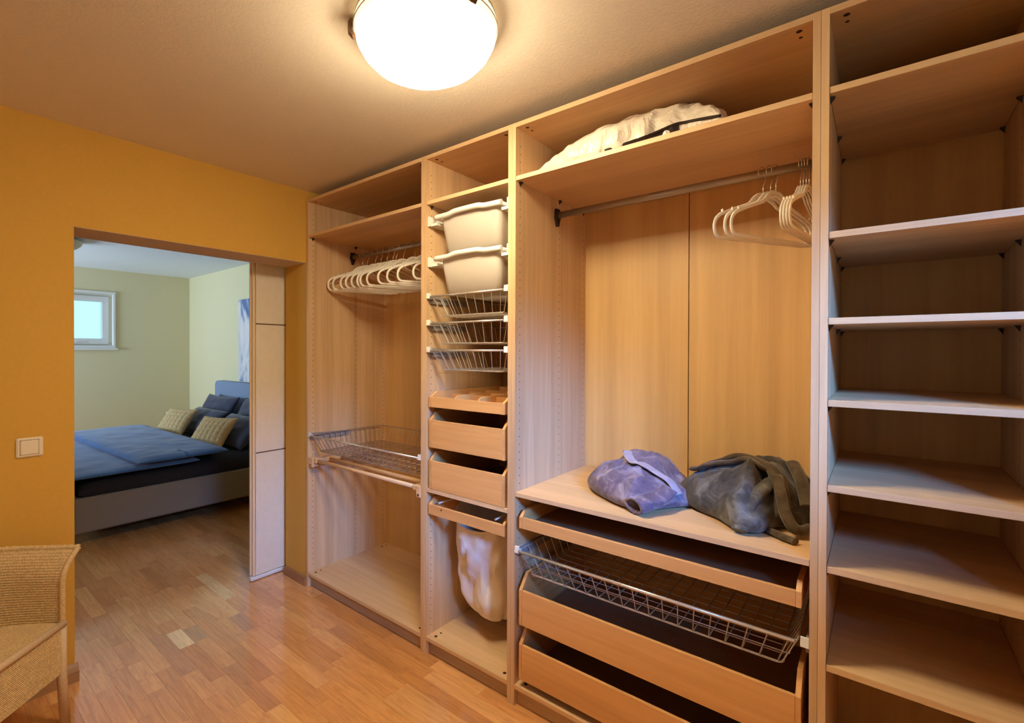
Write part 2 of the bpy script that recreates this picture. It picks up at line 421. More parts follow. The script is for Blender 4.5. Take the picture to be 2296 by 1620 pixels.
# walls
def wall(name, mat, *boxes, label=None):
    m = MB()
    for b in boxes: m.box(*b)
    return struct(m.build(name, mat), label)
WL = wall('wall_left', M['yellow'], (XW0, XW1, BY0 - 0.1, DY0, 0, HB + 0.05), (XW0, XW1, DY0, DY1, DH + 0.002, HB + 0.05), (XW0, XW1, DY1, BY1 + 0.1, 0, HB + 0.05))
box(XW0 + 0.001, XW1 - 0.001, DY0 + 0.002, DY1 - 0.002, DH, DH + 0.004).build('lintel_underside', M['lintel'], WL)
wall('wall_back', M['yellow'], (XW1, XR + 0.1, YB, YB + 0.1, 0, HC))
wall('wall_front', M['offwhite'], (XW1, XR + 0.1, YF - 0.1, YF, 0, HC))
WY0, WY1, WZ0, WZ1 = -1.55, -0.55, 1.68, 2.30
wall('wall_right', M['offwhite'], (XR, XR + 0.15, YF, YB, 0, WZ0), (XR, XR + 0.15, YF, YB, WZ1, HC), (XR, XR + 0.15, YF, WY0, WZ0, WZ1), (XR, XR + 0.15, WY1, YB, WZ0, WZ1))
w2 = MB()
for b in ((XR + 0.05, XR + 0.10, WY0, WY0 + 0.05, WZ0, WZ1), (XR + 0.05, XR + 0.10, WY1 - 0.05, WY1, WZ0, WZ1), (XR + 0.05, XR + 0.10, WY0, WY1, WZ0, WZ0 + 0.05), (XR + 0.05, XR + 0.10, WY0, WY1, WZ1 - 0.05, WZ1)): w2.box(*b)
struct(w2.build('window_2', M['frame_white']))
wall('ceiling', M['ceil'], (XW1, XR + 0.15, YF - 0.1, YB + 0.1, HC, HC + 0.1))
# bedroom shell
VY0, VY1, VZ0, VZ1 = -0.52, 0.243, 1.475, 2.195        # the small window's opening
wall('wall_bedroom_back', M['green'], (BX - 0.3, BX, BY0, VY0, 0, HB), (BX - 0.3, BX, VY1, BY1, 0, HB), (BX - 0.3, BX, VY0, VY1, 0, VZ0), (BX - 0.3, BX, VY0, VY1, VZ1, HB))
wall('wall_bedroom_right', M['green'], (BX, XW0, BY1, BY1 + 0.1, 0, HB))
wall('wall_bedroom_left', M['green'], (BX, XW0, BY0 - 0.1, BY0, 0, HB))
wall('ceiling_bedroom', M['bceil'], (BX - 0.3, XW0, BY0 - 0.1, BY1 + 0.1, HB, HB + 0.1))
# skirting
sk = MB(); sk.prism([(XW0 + 0.0, 0), (XW1 + 0.005, 0), (XW1 + 0.005, 0.052), (XW0, 0.052)], 'y', DY1 - 0.016, DY1 - 0.001)
struct(sk.build('baseboard_jamb', M['skirt']))
sk = MB(); sk.prism([(XW1, 0), (XW1 + 0.022, 0), (XW1 + 0.022, 0.045), (XW1 + 0.012, 0.062), (XW1, 0.075)], 'y', YF, DY0 + 0.012)
struct(sk.build('baseboard_left', M['skirt_y']))

# the bedroom's small window
WIN = struct(MB().build('window_1', M['frame_white'])) if False else None
def rect_frame(m, xa, xb, y0, y1, z0, z1, t):
    m.box(xa, xb, y0, y1, z1 - t, z1, b=0.004).box(xa, xb, y0, y1, z0, z0 + t, b=0.004).box(xa, xb, y0, y0 + t, z0 + t, z1 - t, b=0.004).box(xa, xb, y1 - t, y1, z0 + t, z1 - t, b=0.004)
m = MB(); rect_frame(m, BX - 0.02, BX + 0.025, VY0 - 0.012, VY1 + 0.012, VZ0 - 0.004, VZ1 + 0.012, 0.03)
WIN = struct(m.build('window_1', M['frame_white']), 'small white framed window high on the far bedroom wall')
m = MB(); rect_frame(m, BX - 0.14, BX - 0.08, VY0, VY1, VZ0, VZ1, 0.06); m.build('window_frame', M['frame_white'], WIN)
m = MB(); rect_frame(m, BX - 0.12, BX - 0.06, VY0 + 0.045, VY1 - 0.045, VZ0 + 0.045, VZ1 - 0.045, 0.075); m.build('sash', M['frame_white'], WIN)
box(BX - 0.1, BX - 0.094, VY0 + 0.1, VY1 - 0.1, VZ0 + 0.1, VZ1 - 0.1).build('pane', M['glass'], WIN)
box(BX - 0.02, BX + 0.05, VY0 - 0.03, VY1 + 0.035, VZ0 - 0.032, VZ0 - 0.004, b=0.004).build('window_sill', M['frame_white'], WIN)
box(BX - 0.06, BX - 0.045, -0.16, -0.05, VZ0 + 0.07, VZ0 + 0.085, b=0.004).build('handle', M['frame_white'], WIN)

# ================================================================== WARDROBES
TP = 0.018; DEP = 0.632; HW = 2.36; BT = 0.087
def wardrobe(x0, w, label, shelves, nback):
    t = thing('wardrobe_frame', label, 'wardrobe', (x0 + w / 2, 0.3, 0), group='open birch wardrobe units along the wall')
    x1 = x0 + w
    for a in (x0 + 0.0004, x1 - TP):
        MB().prism([(0.0, 0.0), (DEP, 0.0), (DEP, HW), (0.0, HW)], 'x', a, a + TP - 0.0004).build('side_panel', M['wood_z'], t)
    box(x0 + TP, x1 - TP, 0.0003, DEP, HW - TP, HW).build('top_panel', M['wood_x'], t)
    box(x0 + TP, x1 - TP, 0.0003, DEP, BT - 0.0175, BT, b=0.0006).build('bottom_panel', M['wood_x'], t)
    box(x0 + TP, x1 - TP, 0.022, 0.038, 0.003, BT - 0.0175).build('plinth', M['plinth'], t)
    ww = (w - 2 * TP) / nback
    for i in range(nback):
        box(x0 + TP + i * ww + (0.0018 if i else 0), x0 + TP + (i + 1) * ww - (0.0018 if i < nback - 1 else 0), DEP - 0.005, DEP - 0.001, BT, HW - TP).build('back_panel', M['back'], t)
    for z in shelves:
        box(x0 + TP + 0.0008, x1 - TP - 0.0008, 0.002, DEP - 0.012, z - 0.0175, z, b=0.0006).build('shelf', M['wood_x'], t)
        sup = MB()
        for y in (0.033, 0.359, 0.598):
            for sx, sg in ((x0 + TP, 1), (x1 - TP, -1)):
                mm = MB(); a, bq = sorted((sx, sx + sg * 0.006))
                mm.add([(sx + sg * 0.0003, y - 0.010, z - 0.0178), (sx + sg * 0.0003, y + 0.010, z - 0.0178), (sx + sg * 0.0003, y, z - 0.036), (sx + sg * 0.011, y - 0.007, z - 0.0178), (sx + sg * 0.011, y + 0.007, z - 0.0178)],
                       [(0, 1, 2), (0, 3, 4, 1), (0, 2, 3), (1, 4, 2), (2, 4, 3)])
                mm.build('shelf_support', M['black'], t)
    # rows of drilled holes, 32 mm apart
    for sx, sg in ((x0 + TP, 1), (x1 - TP, -1)):
        m = MB()
        for y in (0.033, 0.359, 0.598):
            z = 0.13
            while z < HW - 0.06:
                n = 6
                vs = [(sx + sg * 0.0003, y + 0.0027 * math.cos(2 * PI * j / n), z + 0.0027 * math.sin(2 * PI * j / n)) for j in range(n)]
                m.add(vs, [tuple(range(n)) if sg > 0 else tuple(range(n - 1, -1, -1))]); z += 0.032
        o = m.build('pin_holes', M['hole'], t, recalc=False); o['kind'] = 'stuff'
    # dark caps over the corner fittings
    for z, zz in ((BT, 1), (HW - TP, -1)):
        for y, r in ((0.033, 0.0075), (0.069, 0.005), (0.56, 0.0075), (0.596, 0.005)):
            for x in (x0 + 0.052, x1 - 0.052):
                a, bq = sorted((z, z + zz * 0.0006))
                MB().prism([(x + r * math.cos(2 * PI * j / 12), y + r * math.sin(2 * PI * j / 12)) for j in range(12)], 'z', a, bq).build('screw_cap', M['black'], t)
    return t
def drawer(t, x0, x1, zb, zf, zs, y0=0.003, dep=0.56, run=0.045, dividers=False):
    """open-topped pull-out: low front board between two taller sides with cut-off corners"""
    D = box(x0 + 0.0135, x1 - 0.0135, y0, y0 + 0.013, zb, zf, b=0.0006).build('drawer', M['draw_x'], t)
    for a in (x0, x1 - 0.013):
        MB().prism([(y0, zb), (y0 + dep, zb), (y0 + dep, zs), (y0 + run, zs), (y0, zf)], 'x', a, a + 0.013).build('side_board', M['draw_y'], D)
    box(x0 + 0.0135, x1 - 0.0135, y0 + dep - 0.013, y0 + dep, zb, zs - 0.004).build('back_board', M['draw_x'], D)
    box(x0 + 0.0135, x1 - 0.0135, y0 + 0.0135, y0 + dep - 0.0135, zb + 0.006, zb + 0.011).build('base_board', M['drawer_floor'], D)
    if dividers:
        xa, xb = x0 + 0.0135, x1 - 0.0135; zt = zf - 0.001
        for i in (1, 2):
            x = xa + (xb - xa) * i / 3 - 0.003
            yy = y0 + 0.0135
            arc = [(yy, zb + 0.011), (y0 + dep - 0.014, zb + 0.011), (y0 + dep - 0.014, zt + 0.016)] + [(yy + 0.05 * (1 - math.sin(a)), zt + 0.016 * math.cos(a)) for a in [j * PI / 12 for j in range(7)]]
            MB().prism(arc, 'x', x, x + 0.006).build('divider', M['draw_y'], D)
        for j in (1, 2, 3):
            y = y0 + dep * j / 4
            box(xa, xb, y, y + 0.006, zb + 0.0111, zt + 0.010).build('divider', M['draw_x'], D)
    return D

XA, XB_, XC, XD, XE = 0.0, 1.003, 1.503, 2.503, 2.93
A = wardrobe(XA, XB_ - XA, 'wide open wardrobe beside the doorway, with a row of white hangers and a trouser rack', [2.145], 2)
B = wardrobe(XB_, XC - XB_, 'narrow wardrobe column holding plastic bins, wire baskets, small drawers and a laundry bag', [2.146, 0.791], 1)
Cw = wardrobe(XC, XD - XC, 'wide wardrobe with two folded robes on its shelf and long drawers below', [2.146, 0.868], 2)
Dw = wardrobe(XD, XE - XD, 'dim empty shelf unit with many bare shelves at the right edge', [2.148, 1.761, 1.530, 1.310, 1.081, 0.862, 0.597], 1)
drawer(B, 1.0375, 1.4685, 1.1765, 1.2235, 1.2475, dividers=True)
drawer(B, 1.0375, 1.4685, 0.987, 1.1155, 1.153, run=0.038)
drawer(B, 1.0375, 1.4685, 0.793, 0.9245, 0.962, run=0.038)
LF = drawer(B, 1.0345, 1.4685, 0.672, 0.718, 0.745, run=0.034)
for ch in list(LF.children):
    if ch.name.startswith('base_board'): bpy.data.objects.remove(ch)
drawer(Cw, 1.541, 2.467, 0.728, 0.772, 0.795, run=0.03)
drawer(Cw, 1.541, 2.467, 0.338, 0.478, 0.535, run=0.05)
drawer(Cw, 1.541, 2.467, 0.119, 0.2585, 0.318, run=0.05)
MB().prism([(1.115 + 0.004 * math.cos(2 * PI * j / 10), 0.706 + 0.004 * math.sin(2 * PI * j / 10)) for j in range(10)], 'y', 0.0024, 0.0031).build('screw_hole', M['black'], LF)
# clothes rails
for t, xa, xb in ((A, XA + TP, XB_ - TP), (Cw, XC + TP, XD - TP)):
    R = MB().tube([(xa + 0.004, 0.33, 2.055), (xb - 0.004, 0.33, 2.055)], 0.010, 12, rb=0.0145, upv=(0, 0, 1)).build('clothes_rail', M['rail'], t)
    for xx, sg in ((xa, 1), (xb, -1)):
        a, bq = sorted((xx, xx + sg * 0.012))
        MB().prism([(0.33 - 0.020, 2.045), (0.33 - 0.014, 2.083), (0.33 + 0.014, 2.083), (0.33 + 0.020, 2.045), (0.336, 2.005), (0.324, 2.005)], 'x', a, bq).build('rail_bracket', M['black'], R)

# ------------------------------------------------------------------ wire baskets
def wire_basket(label, x0, x1, z, h, y1, nx, ny, inset, mid=False, group=None, front_r=0.0045, wm=None):
    wm = wm or M['wire']
    t = thing('wire_basket', label, 'basket', ((x0 + x1) / 2, 0.25, z - h), group=group)
    y0 = 0.002
    bx0, bx1, by0, by1, zb = x0 + inset, x1 - inset, y0 + inset, y1 - inset, z - h
    MB().tube([(x0 + 0.006, y0, z), (x1 - 0.006, y0, z)], front_r, 10).build('front_rim', M['chrome'], t)
    MB().tube(fillet([(x0 + 0.004, y0 + 0.004, z), (x0, y0 + 0.02, z), (x0, y1, z), (x1, y1, z), (x1, y0 + 0.02, z), (x1 - 0.004, y0 + 0.004, z)], 0.03), 0.0028, 6).build('rim', wm, t)
    MB().tube(fillet([(bx0, by0, zb), (bx0, by1, zb), (bx1, by1, zb), (bx1, by0, zb)], 0.02, 4, True), 0.0020, 6, closed=True).build('bottom_rim', wm, t)
    w = MB()
    for i in range(nx):
        f = (i + 0.5) / nx; xb = bx0 + 0.012 + (bx1 - bx0 - 0.024) * i / (nx - 1); xt = x0 + 0.02 + (x1 - x0 - 0.04) * i / (nx - 1)
        w.tube([(xt, y0, z), (xb, by0, zb + 0.006), (xb, by0 + 0.008, zb), (xb, by1 - 0.008, zb), (xb, by1, zb + 0.006), (xt, y1, z)], 0.0019, 5, caps=False)
    for j in range(ny):
        yb = by0 + 0.012 + (by1 - by0 - 0.024) * j / (ny - 1); yt = y0 + 0.02 + (y1 - y0 - 0.04) * j / (ny - 1)
        w.tube([(x0, yt, z), (bx0, yb, zb + 0.006), (bx0 + 0.008, yb, zb - 0.003), (bx1 - 0.008, yb, zb - 0.003), (bx1, yb, zb + 0.006), (x1, yt, z)], 0.0019, 5, caps=False)
    if mid:
        zm = z - h * 0.52; q = inset * 0.52
        w.tube([(x0 + q, y0 + q, zm), (x1 - q, y0 + q, zm), (x1 - q, y1 - q, zm), (x0 + q, y1 - q, zm)], 0.0016, 5, closed=True)
    o = w.build('wires', wm, t, recalc=False); o['kind'] = 'stuff'
    return t
def runners(t, xa, xb, z, length=0.30):
    for xx, sg in ((xa, 1), (xb, -1)):
        a, bq = sorted((xx + sg * 0.0005, xx + sg * 0.009))
        R = MB().prism([(0.006, z - 0.012), (0.02, z - 0.030), (length, z - 0.030), (length, z - 0.002), (0.02, z + 0.012), (0.006, z + 0.012)], 'x', a, bq).build('runner', M['runner'], t)
        a, bq = sorted((xx + sg * 0.0005, xx + sg * 0.020))
        MB().prism([(-0.002, z - 0.008), (0.020, z - 0.010), (0.022, z + 0.004), (0.010, z + 0.008), (0.006, z + 0.018), (0.0, z + 0.018)], 'x', a, bq).build('runner_clip', M['white_plastic'], R)
g = 'wire baskets in the narrow column'
for i, (z, zb, lab) in enumerate(((1.694, 1.604, 'small wire basket just under the lower plastic bin, topmost of three'), (1.568, 1.476, 'small wire basket in the middle of the three in the narrow column'), (1.442, 1.353, 'small wire basket just above the compartment tray, lowest of three'))):
    b_ = wire_basket(lab, 1.040, 1.468, z, z - zb, 0.54, 9, 11, 0.036, group=g)
    runners(b_, XB_ + TP, XC - TP, z)
ba = wire_basket('wide wire basket under the row of hangers, above the wooden trouser rods', 0.034, 0.969, 0.925, 0.095, 0.57, 21, 14, 0.04, wm=M['wire_shaded'])
runners(ba, XA + TP, XB_ - TP, 0.925)
bc = wire_basket('long shiny wire basket between the long wooden drawers', 1.534, 2.458, 0.633, 0.095, 0.57, 19, 10, 0.037, mid=True, front_r=0.006)
runners(bc, XC + TP, XD - TP, 0.633)

# ------------------------------------------------------------------ plastic bins
def bin_(label, z):
    t = thing('plastic_bin', label, 'bin', (1.253, 0.26, z - 0.17), group='translucent bins in the narrow column')
    xm, y0, y1 = 1.253, 0.004, 0.53
    def ring(hx, ya, yb, zz, r=0.03, n=5):
        out = []
        for cx, cy, a0 in ((xm + hx - r, ya + r, -PI / 2), (xm + hx - r, yb - r, 0), (xm - hx + r, yb - r, PI / 2), (xm - hx + r, ya + r, PI)):
            for j in range(n + 1):
                a = a0 + PI / 2 * j / n; out.append((cx + r * math.cos(a), cy + r * math.sin(a), zz))
        return out
    m = MB()
    m.grid([ring(0.168, y0 + 0.02, y1 - 0.02, z - 0.004), ring(0.166, y0 + 0.024, y1 - 0.02, z - 0.05), ring(0.155, y0 + 0.045, y1 - 0.04, z - 0.165), ring(0.145, y0 + 0.055, y1 - 0.05, z - 0.172)], cu=True)
    m.add(ring(0.145, y0 + 0.055, y1 - 0.05, z - 0.172), [tuple(range(24))])
    m.grid([ring(0.150, y0 + 0.058, y1 - 0.053, z - 0.169), ring(0.162, y0 + 0.027, y1 - 0.024, z - 0.05), ring(0.165, y0 + 0.023, y1 - 0.023, z - 0.004)], cu=True)
    m.build('bin_body', M['bin'], t)
    # rolled rim with the raised grip in front
    zr = z + 0.0
    def rimz(x): 
        d = abs(x - xm) / 0.19
        return zr - 0.002 + 0.008 * (1 / (1 + math.exp((d - 0.45) * 26))) 
    pts = [(xm - 0.19 + 0.38 * i / 30, y0 + 0.010 - 0.006 * math.cos((i / 30 - .5) * PI), rimz(xm - 0.19 + 0.38 * i / 30)) for i in range(31)]
    MB().tube(pts, 0.012, 8, rb=0.0125, upv=(0, 0, 1)).build('front_lip', M['white_plastic'], t)
    m = MB()
    m.tube([(xm - 0.186, y0 + 0.02, zr - 0.004), (xm - 0.186, y1, zr - 0.004), (xm + 0.186, y1, zr - 0.004), (xm + 0.186, y0 + 0.02, zr - 0.004)], 0.010, 8, rb=0.007, upv=(0, 0, 1))
    m.build('rim', M['white_plastic'], t)
    for xx, sg in ((XB_ + TP, 1), (XC - TP, -1)):
        a, bq = sorted((xx + sg * 0.0005, xx + sg * 0.012))
        MB().prism([(0.008, z - 0.036), (0.30, z - 0.036), (0.30, z - 0.004), (0.05, z + 0.004), (0.008, z + 0.010)], 'x', a, bq).build('runner', M['white_plastic'], t)
        a, bq = sorted((xx + sg * 0.012, xx + sg * 0.048))
        MB().prism([(0.02, z - 0.034), (0.30, z - 0.034), (0.30, z - 0.016), (0.02, z - 0.022)], 'x', a, bq).build('ledge', M['white_plastic'], t)
    return t
bin_('upper translucent white plastic bin under the top shelf of the narrow column', 2.063)
bin_('lower translucent white plastic bin directly above the wire baskets', 1.872)

# ------------------------------------------------------------------ trouser rack
t = thing('trouser_rack', 'wooden pull-out trouser rack of round rods under the wide wire basket', 'rack', (0.5, 0.2, 0.74))
for a, bq in ((0.070, 0.098), (0.925, 0.953)):
    box(a, bq, 0.004, 0.50, 0.764, 0.790, b=0.003).build('side_bar', M['rod_wood'], t)
for i in range(6):
    MB().tube([(0.096, 0.02 + i * 0.085, 0.777), (0.927, 0.02 + i * 0.085, 0.777)], 0.0105, 10).build('rod', M['rod_wood'], t)
for a, bq, sg in ((0.0195, 0.070, 1), (0.953, 0.984, -1)):
    Bk = box(a, bq, -0.002, 0.045, 0.735, 0.793, b=0.004).build('bracket', M['rod_wood'], t)
    box(a, bq, 0.045, 0.50, 0.742, 0.762, b=0.002).build('slide', M['rod_wood'], Bk)
    xm = (a + bq) / 2
    MB().prism([(xm + 0.006 * math.cos(2 * PI * j / 10), 0.748 + 0.006 * math.sin(2 * PI * j / 10)) for j in range(10)], 'y', -0.0026, -0.0018).build('screw_cap', M['black'], Bk)

# ------------------------------------------------------------------ hangers
def make_hanger(label, loc, rz, group):
    t = thing('clothes_hanger', label, 'hanger', loc, rz, group)
    L = WM[t.name]
    hook = [(0, 0.004 + 0.0195 * math.cos(a), 0.002 + 0.0195 * math.sin(a)) for a in [math.radians(v) for v in range(-30, 211, 20)]]
    hook = [(0, -y, z) for _, y, z in hook]
    hook = [(0, p[1], p[2]) for p in hook] + [(0, 0.010, -0.030), (0, 0.001, -0.042), (0, 0.0, -0.074)]
    MB().tube([L @ Vector(p) for p in hook], 0.0017, 6).build('hook', M['chrome'], t)
    half = [(0.0, -0.073), (0.022, -0.076), (0.045, -0.090), (0.062, -0.108), (0.085, -0.119), (0.130, -0.134), (0.170, -0.149), (0.196, -0.160), (0.214, -0.176), (0.221, -0.198), (0.218, -0.220), (0.206, -0.233), (0.185, -0.236), (0.10, -0.236)]
    pts = [(0, y, z) for y, z in half] + [(0, 0, -0.236)] + [(0, -y, z) for y, z in reversed(half[1:])]
    sp = spline(pts, 3, True)
    MB().tube([L @ Vector(p) for p in sp], 0.0030, 8, closed=True, rb=0.0065, upv=None).build('hanger_frame', M['hanger'], t)
    wish = [(0, -0.066, -0.114), (0, -0.040, -0.096), (0, 0.0, -0.086), (0, 0.040, -0.096), (0, 0.066, -0.114)]
    MB().tube([L @ Vector(p) for p in spline(wish, 3)], 0.0026, 6, rb=0.006).build('hanger_crown', M['hanger'], t)
    for sg in (-1, 1):
        MB().tube([L @ Vector((0, sg * 0.182, -0.1475)), L @ Vector((0, sg * 0.188, -0.1500))], 0.0032, 6, rb=0.009).build('shoulder_notch', M['hanger'], t)
    return t
ords = ['first', 'second', 'third', 'fourth', 'fifth', 'sixth', 'seventh', 'eighth', 'ninth', 'tenth', 'eleventh', 'twelfth']
hx = [0.126, 0.173, 0.253, 0.307, 0.363, 0.418, 0.446, 0.509, 0.605, 0.68, 0.765, 0.885]
ha = [21, 19, 20, 21, 21.5, 22, 21.5, 23, 22, 21.5, 21.5, 21.5]
H0 = None
gl = 'white hangers in the wardrobe beside the doorway'; gr = 'white hangers in the wardrobe with the robes'
for i, x in enumerate(hx):
    lab = 'white slim hanger in the wardrobe beside the doorway, %s from the left along its rail' % ords[i]
    if H0 is None: H0 = make_hanger(lab, (x, 0.33, 2.053), -math.radians(ha[i]), gl)
    else: dup(H0, lab, (x, 0.33, 2.053), -math.radians(ha[i]), gl)
CH = [(2.321, 29, 'white hanger above the robes, leftmost of the three swung apart'), (2.343, 26, 'white hanger above the robes, middle of the three swung apart'), (2.358, 25, 'white hanger above the robes, rightmost of the three swung apart'),
      (2.4265, 7.0, 'white hanger above the robes, leftmost of the four pressed together'), (2.4342, 7.0, 'white hanger above the robes, second from left of the four pressed together'),
      (2.4419, 7.0, 'white hanger above the robes, third from left of the four pressed together'), (2.4496, 7.0, 'white hanger above the robes, rightmost of the four pressed together')]
for x, a, lab in CH: dup(H0, lab, (x, 0.33, 2.055), -math.radians(a), gr)

# ------------------------------------------------------------------ laundry bag
t = thing('laundry_bag', 'white cotton laundry bag hanging from the low wooden frame in the narrow column', 'bag', (1.25, 0.25, 0.12))
m = MB(); rows = []
NB = 72
for i in range(31):
    f = i / 30.0; z = 0.700 - 0.555 * f
    hw = 0.172 - 0.040 * f; hd = 0.19 - 0.03 * f
    if f > 0.72: q = (f - 0.72) / 0.28; s = math.sqrt(max(0.0, 1 - q ** 2.2)) * 0.92 + 0.08 * (1 - q); hw *= s; hd *= s
    cx = 1.232 + 0.012 * f; cy = 0.285
    row = []
    for j in range(NB):
        a = 2 * PI * j / NB; ca, sa = math.cos(a), math.sin(a)
        e = 0.62 + 0.25 * f
        x = math.copysign(abs(ca) ** e, ca); y = math.copysign(abs(sa) ** e, sa)
        fold = 0.014 * math.sin(3 * a + 6 * f) * f + 0.030 * nz(ca * 2.2, sa * 2.2, f * 3) * (0.3 + f)
        sag = (0.045 * abs(nz(x * 2.0 + 5, f * 4 + x * 4, 2.0)) + 0.018 * abs(nz(x * 5 + f * 5, f * 3 - x * 2, 6.0))) * math.sin(PI * min(1, f * 1.15))
        gather = (0.0075 * math.sin(a * 14) * max(0, (f - 0.6) / 0.4)) * (1 - f * 0.3)
        d = 1 + fold / 0.17 + gather / 0.17
        zz = z - (0.030 + 0.060 * (1 - abs(x) ** 2.2)) * (1 - f) ** 5 * max(0.0, -y)
        row.append((cx + hw * x * d, cy + hd * y * d - sag * (1 if sa < 0 else 0), zz))
    rows.append(row)
m.grid(rows, cu=True); m.add(rows[-1], [tuple(range(NB))])
o = m.build('bag_cloth', M['canvas'], t)
md = o.modifiers.new('cloth_thickness', 'SOLIDIFY'); md.thickness = 0.0016
hem = [(p[0], p[1], p[2] + 0.001) for p in rows[0]]
MB().tube(hem, 0.0045, 6, closed=True).build('hem', M['canvas'], t)
for sx in (1.082, 1.41):
    MB().tube([(sx, 0.02, 0.727), (sx, 0.55, 0.727)], 0.005, 6).build('hanging_rod', M['wire'], t)

# ------------------------------------------------------------------ robes
def outline_r(pts, c):
    P = spline([(p[0], p[1], 0) for p in pts], 10, True)
    pol = sorted([(math.atan2(p.y - c[1], p.x - c[0]), math.hypot(p.x - c[0], p.y - c[1])) for p in P])
    def R(a):
        a = (a + PI) % (2 * PI) - PI
        for i in range(len(pol)):
            a0, q0 = pol[i - 1]; a1, q1 = pol[i]
            if i == 0: a0 -= 2 * PI
            if a0 <= a <= a1: return q0 + (q1 - q0) * (a - a0) / max(1e-6, a1 - a0)
        a0, q0 = pol[-1]; a1, q1 = pol[0]; a1 += 2 * PI
        return q0 + (q1 - q0) * (a - a0) / max(1e-6, a1 - a0)
    return R
class Bundle:
    def __init__(s, pts, c, z0, H, wr, rim=0.045): s.rim = rim; s.R = outline_r(pts, c); s.c = c; s.z0 = z0; s.H = H; s.wr = wr
    def h(s, x, y):
        dx, dy = x - s.c[0], y - s.c[1]; a = math.atan2(dy, dx); r = min(1.0, math.hypot(dx, dy) / s.R(a))
        q = s.rim * (0.75 + 0.5 * nz(math.cos(a) * 1.6, math.sin(a) * 1.6, s.c[0]))
        base = (s.H(x, y) - q) * (1 - r ** 2.8) ** 0.62
        return s.z0 + q + base + s.wr(x, y) * (1 - r ** 6)
    def mesh(s, nt=150, nr=56):
        rows = []
        for i in range(nr + 1):
            r = (i / nr) ** 0.62 if i else 0.001
            r = 1 - (1 - i / nr) ** 1.7 if i else 0.002
            row = []
            for j in range(nt):
                a = 2 * PI * j / nt - PI; q = s.R(a) * r
                x, y = s.c[0] + q * math.cos(a), s.c[1] + q * math.sin(a)
                row.append((x, y, s.h(x, y)))
            rows.append(row)
        m = MB(); m.grid(rows, cu=True); m.add(rows[0], [tuple(range(nt))], True)
        under = [[(s.c[0] + (p[0] - s.c[0]) * k, s.c[1] + (p[1] - s.c[1]) * k, s.z0 + 0.0006 + (p[2] - s.z0) * zz) for p in rows[-1]] for k, zz in ((1.0, 1.0), (1.004, 0.86), (0.985, 0.5), (0.94, 0.2), (0.86, 0.0))]
        m.grid(under, cu=True); m.add(under[-1], [tuple(range(nt))])
        return m
    def ribbon(s, xy, w, th, lift=0.004, k=8):
        P = spline([(x, y, 0) for x, y in xy], k)
        Z = [max(s.h(p.x + dx, p.y + dy) for dx, dy in ((0, 0), (0.012, 0), (-0.012, 0), (0, 0.012), (0, -0.012))) for p in P]
        for _ in range(6): Z = [Z[0]] + [(Z[i - 1] + 2 * Z[i] + Z[i + 1]) / 4 for i in range(1, len(Z) - 1)] + [Z[-1]]
        return MB().tube([(p.x, p.y, z + lift) for p, z in zip(P, Z)], w, 10, rb=th, upv=(0, 0, 1))
ZS = 0.8685
def crease(x, y, ax, ay, bx, by, w, amp):
    vx, vy = bx - ax, by - ay; l2 = vx * vx + vy * vy
    tt = max(0, min(1, ((x - ax) * vx + (y - ay) * vy) / l2)); d = math.hypot(x - ax - vx * tt, y - ay - vy * tt)
    return amp * math.exp(-(d / w) ** 2)
def HL(x, y): return 0.125 - 0.10 * max(0, x - 1.97) / 0.2 - 0.03 * max(0, 1.86 - x) / 0.15 + 0.03 * max(-0.3, min(1, (y - 0.2) / 0.25))
def ridge(x, y, z): return 1 - 2.6 * abs(nz(x, y, z)) ** 0.8
def WL_(x, y):
    return 0.018 * nz(x * 9, y * 9, 3) + 0.012 * ridge(x * 9 + y * 4, y * 8 - x * 3, 5) + 0.006 * nz(x * 42, y * 30, 1) + crease(x, y, 2.03, 0.36, 2.15, 0.30, 0.012, -0.014) + crease(x, y, 2.05, 0.33, 2.15, 0.24, 0.012, -0.010) + crease(x, y, 1.74, 0.25, 1.93, 0.12, 0.02, -0.008)
bl = Bundle([(1.70, 0.33), (1.735, 0.22), (1.83, 0.135), (1.95, 0.075), (2.03, 0.12), (2.085, 0.205), (2.125, 0.29), (2.075, 0.42), (1.95, 0.55), (1.78, 0.50)], (1.91, 0.33), ZS, HL, WL_)
t = thing('folded_robe', 'folded mauve-grey fleece robe with a pale belt across it, on the wide shelf', 'robe', (1.91, 0.33, ZS))
bl.mesh().build('robe_body', M['fleece_l'], t)
bl.ribbon([(1.825, 0.40), (1.857, 0.32), (1.905, 0.272), (1.955, 0.245), (2.002, 0.232), (2.042, 0.225), (2.070, 0.218), (2.086, 0.212)], 0.020, 0.0045, 0.004).build('belt', M['belt_l'], t)
# the sleeve's rolled cuff pushed to the front
cp = spline([(2.035, 0.21, 0.925), (2.028, 0.15, 0.915), (2.005, 0.095, 0.905), (1.982, 0.050, 0.898)], 6)
m = MB(); k = len(cp)
rows = []
for i, p in enumerate(cp):
    tn = (cp[min(k - 1, i + 1)] - cp[max(0, i - 1)]).normalized(); sd = tn.cross(Vector((0, 0, 1))).normalized(); uu = sd.cross(tn)
    rows.append([p + sd * (0.046 + 0.008 * nz(i * .35, j * .5)) * math.cos(2 * PI * j / 24) + uu * (0.027 + 0.006 * nz(i * .45, j * .8, 4)) * math.sin(2 * PI * j / 24) for j in range(24)])
inn = [[p + (c - p) * 0.25 + Vector((0.008, 0.02, 0.002)) * d for p in rows[-1]] for d, c in ((0, cp[-1]), (2.2, cp[-1]))]
m.grid(rows + inn, cu=True); m.add(inn[-1], [tuple(range(24))]); m.add(rows[0], [tuple(range(24))])
m.build('cuff', M['fleece_l'], t)

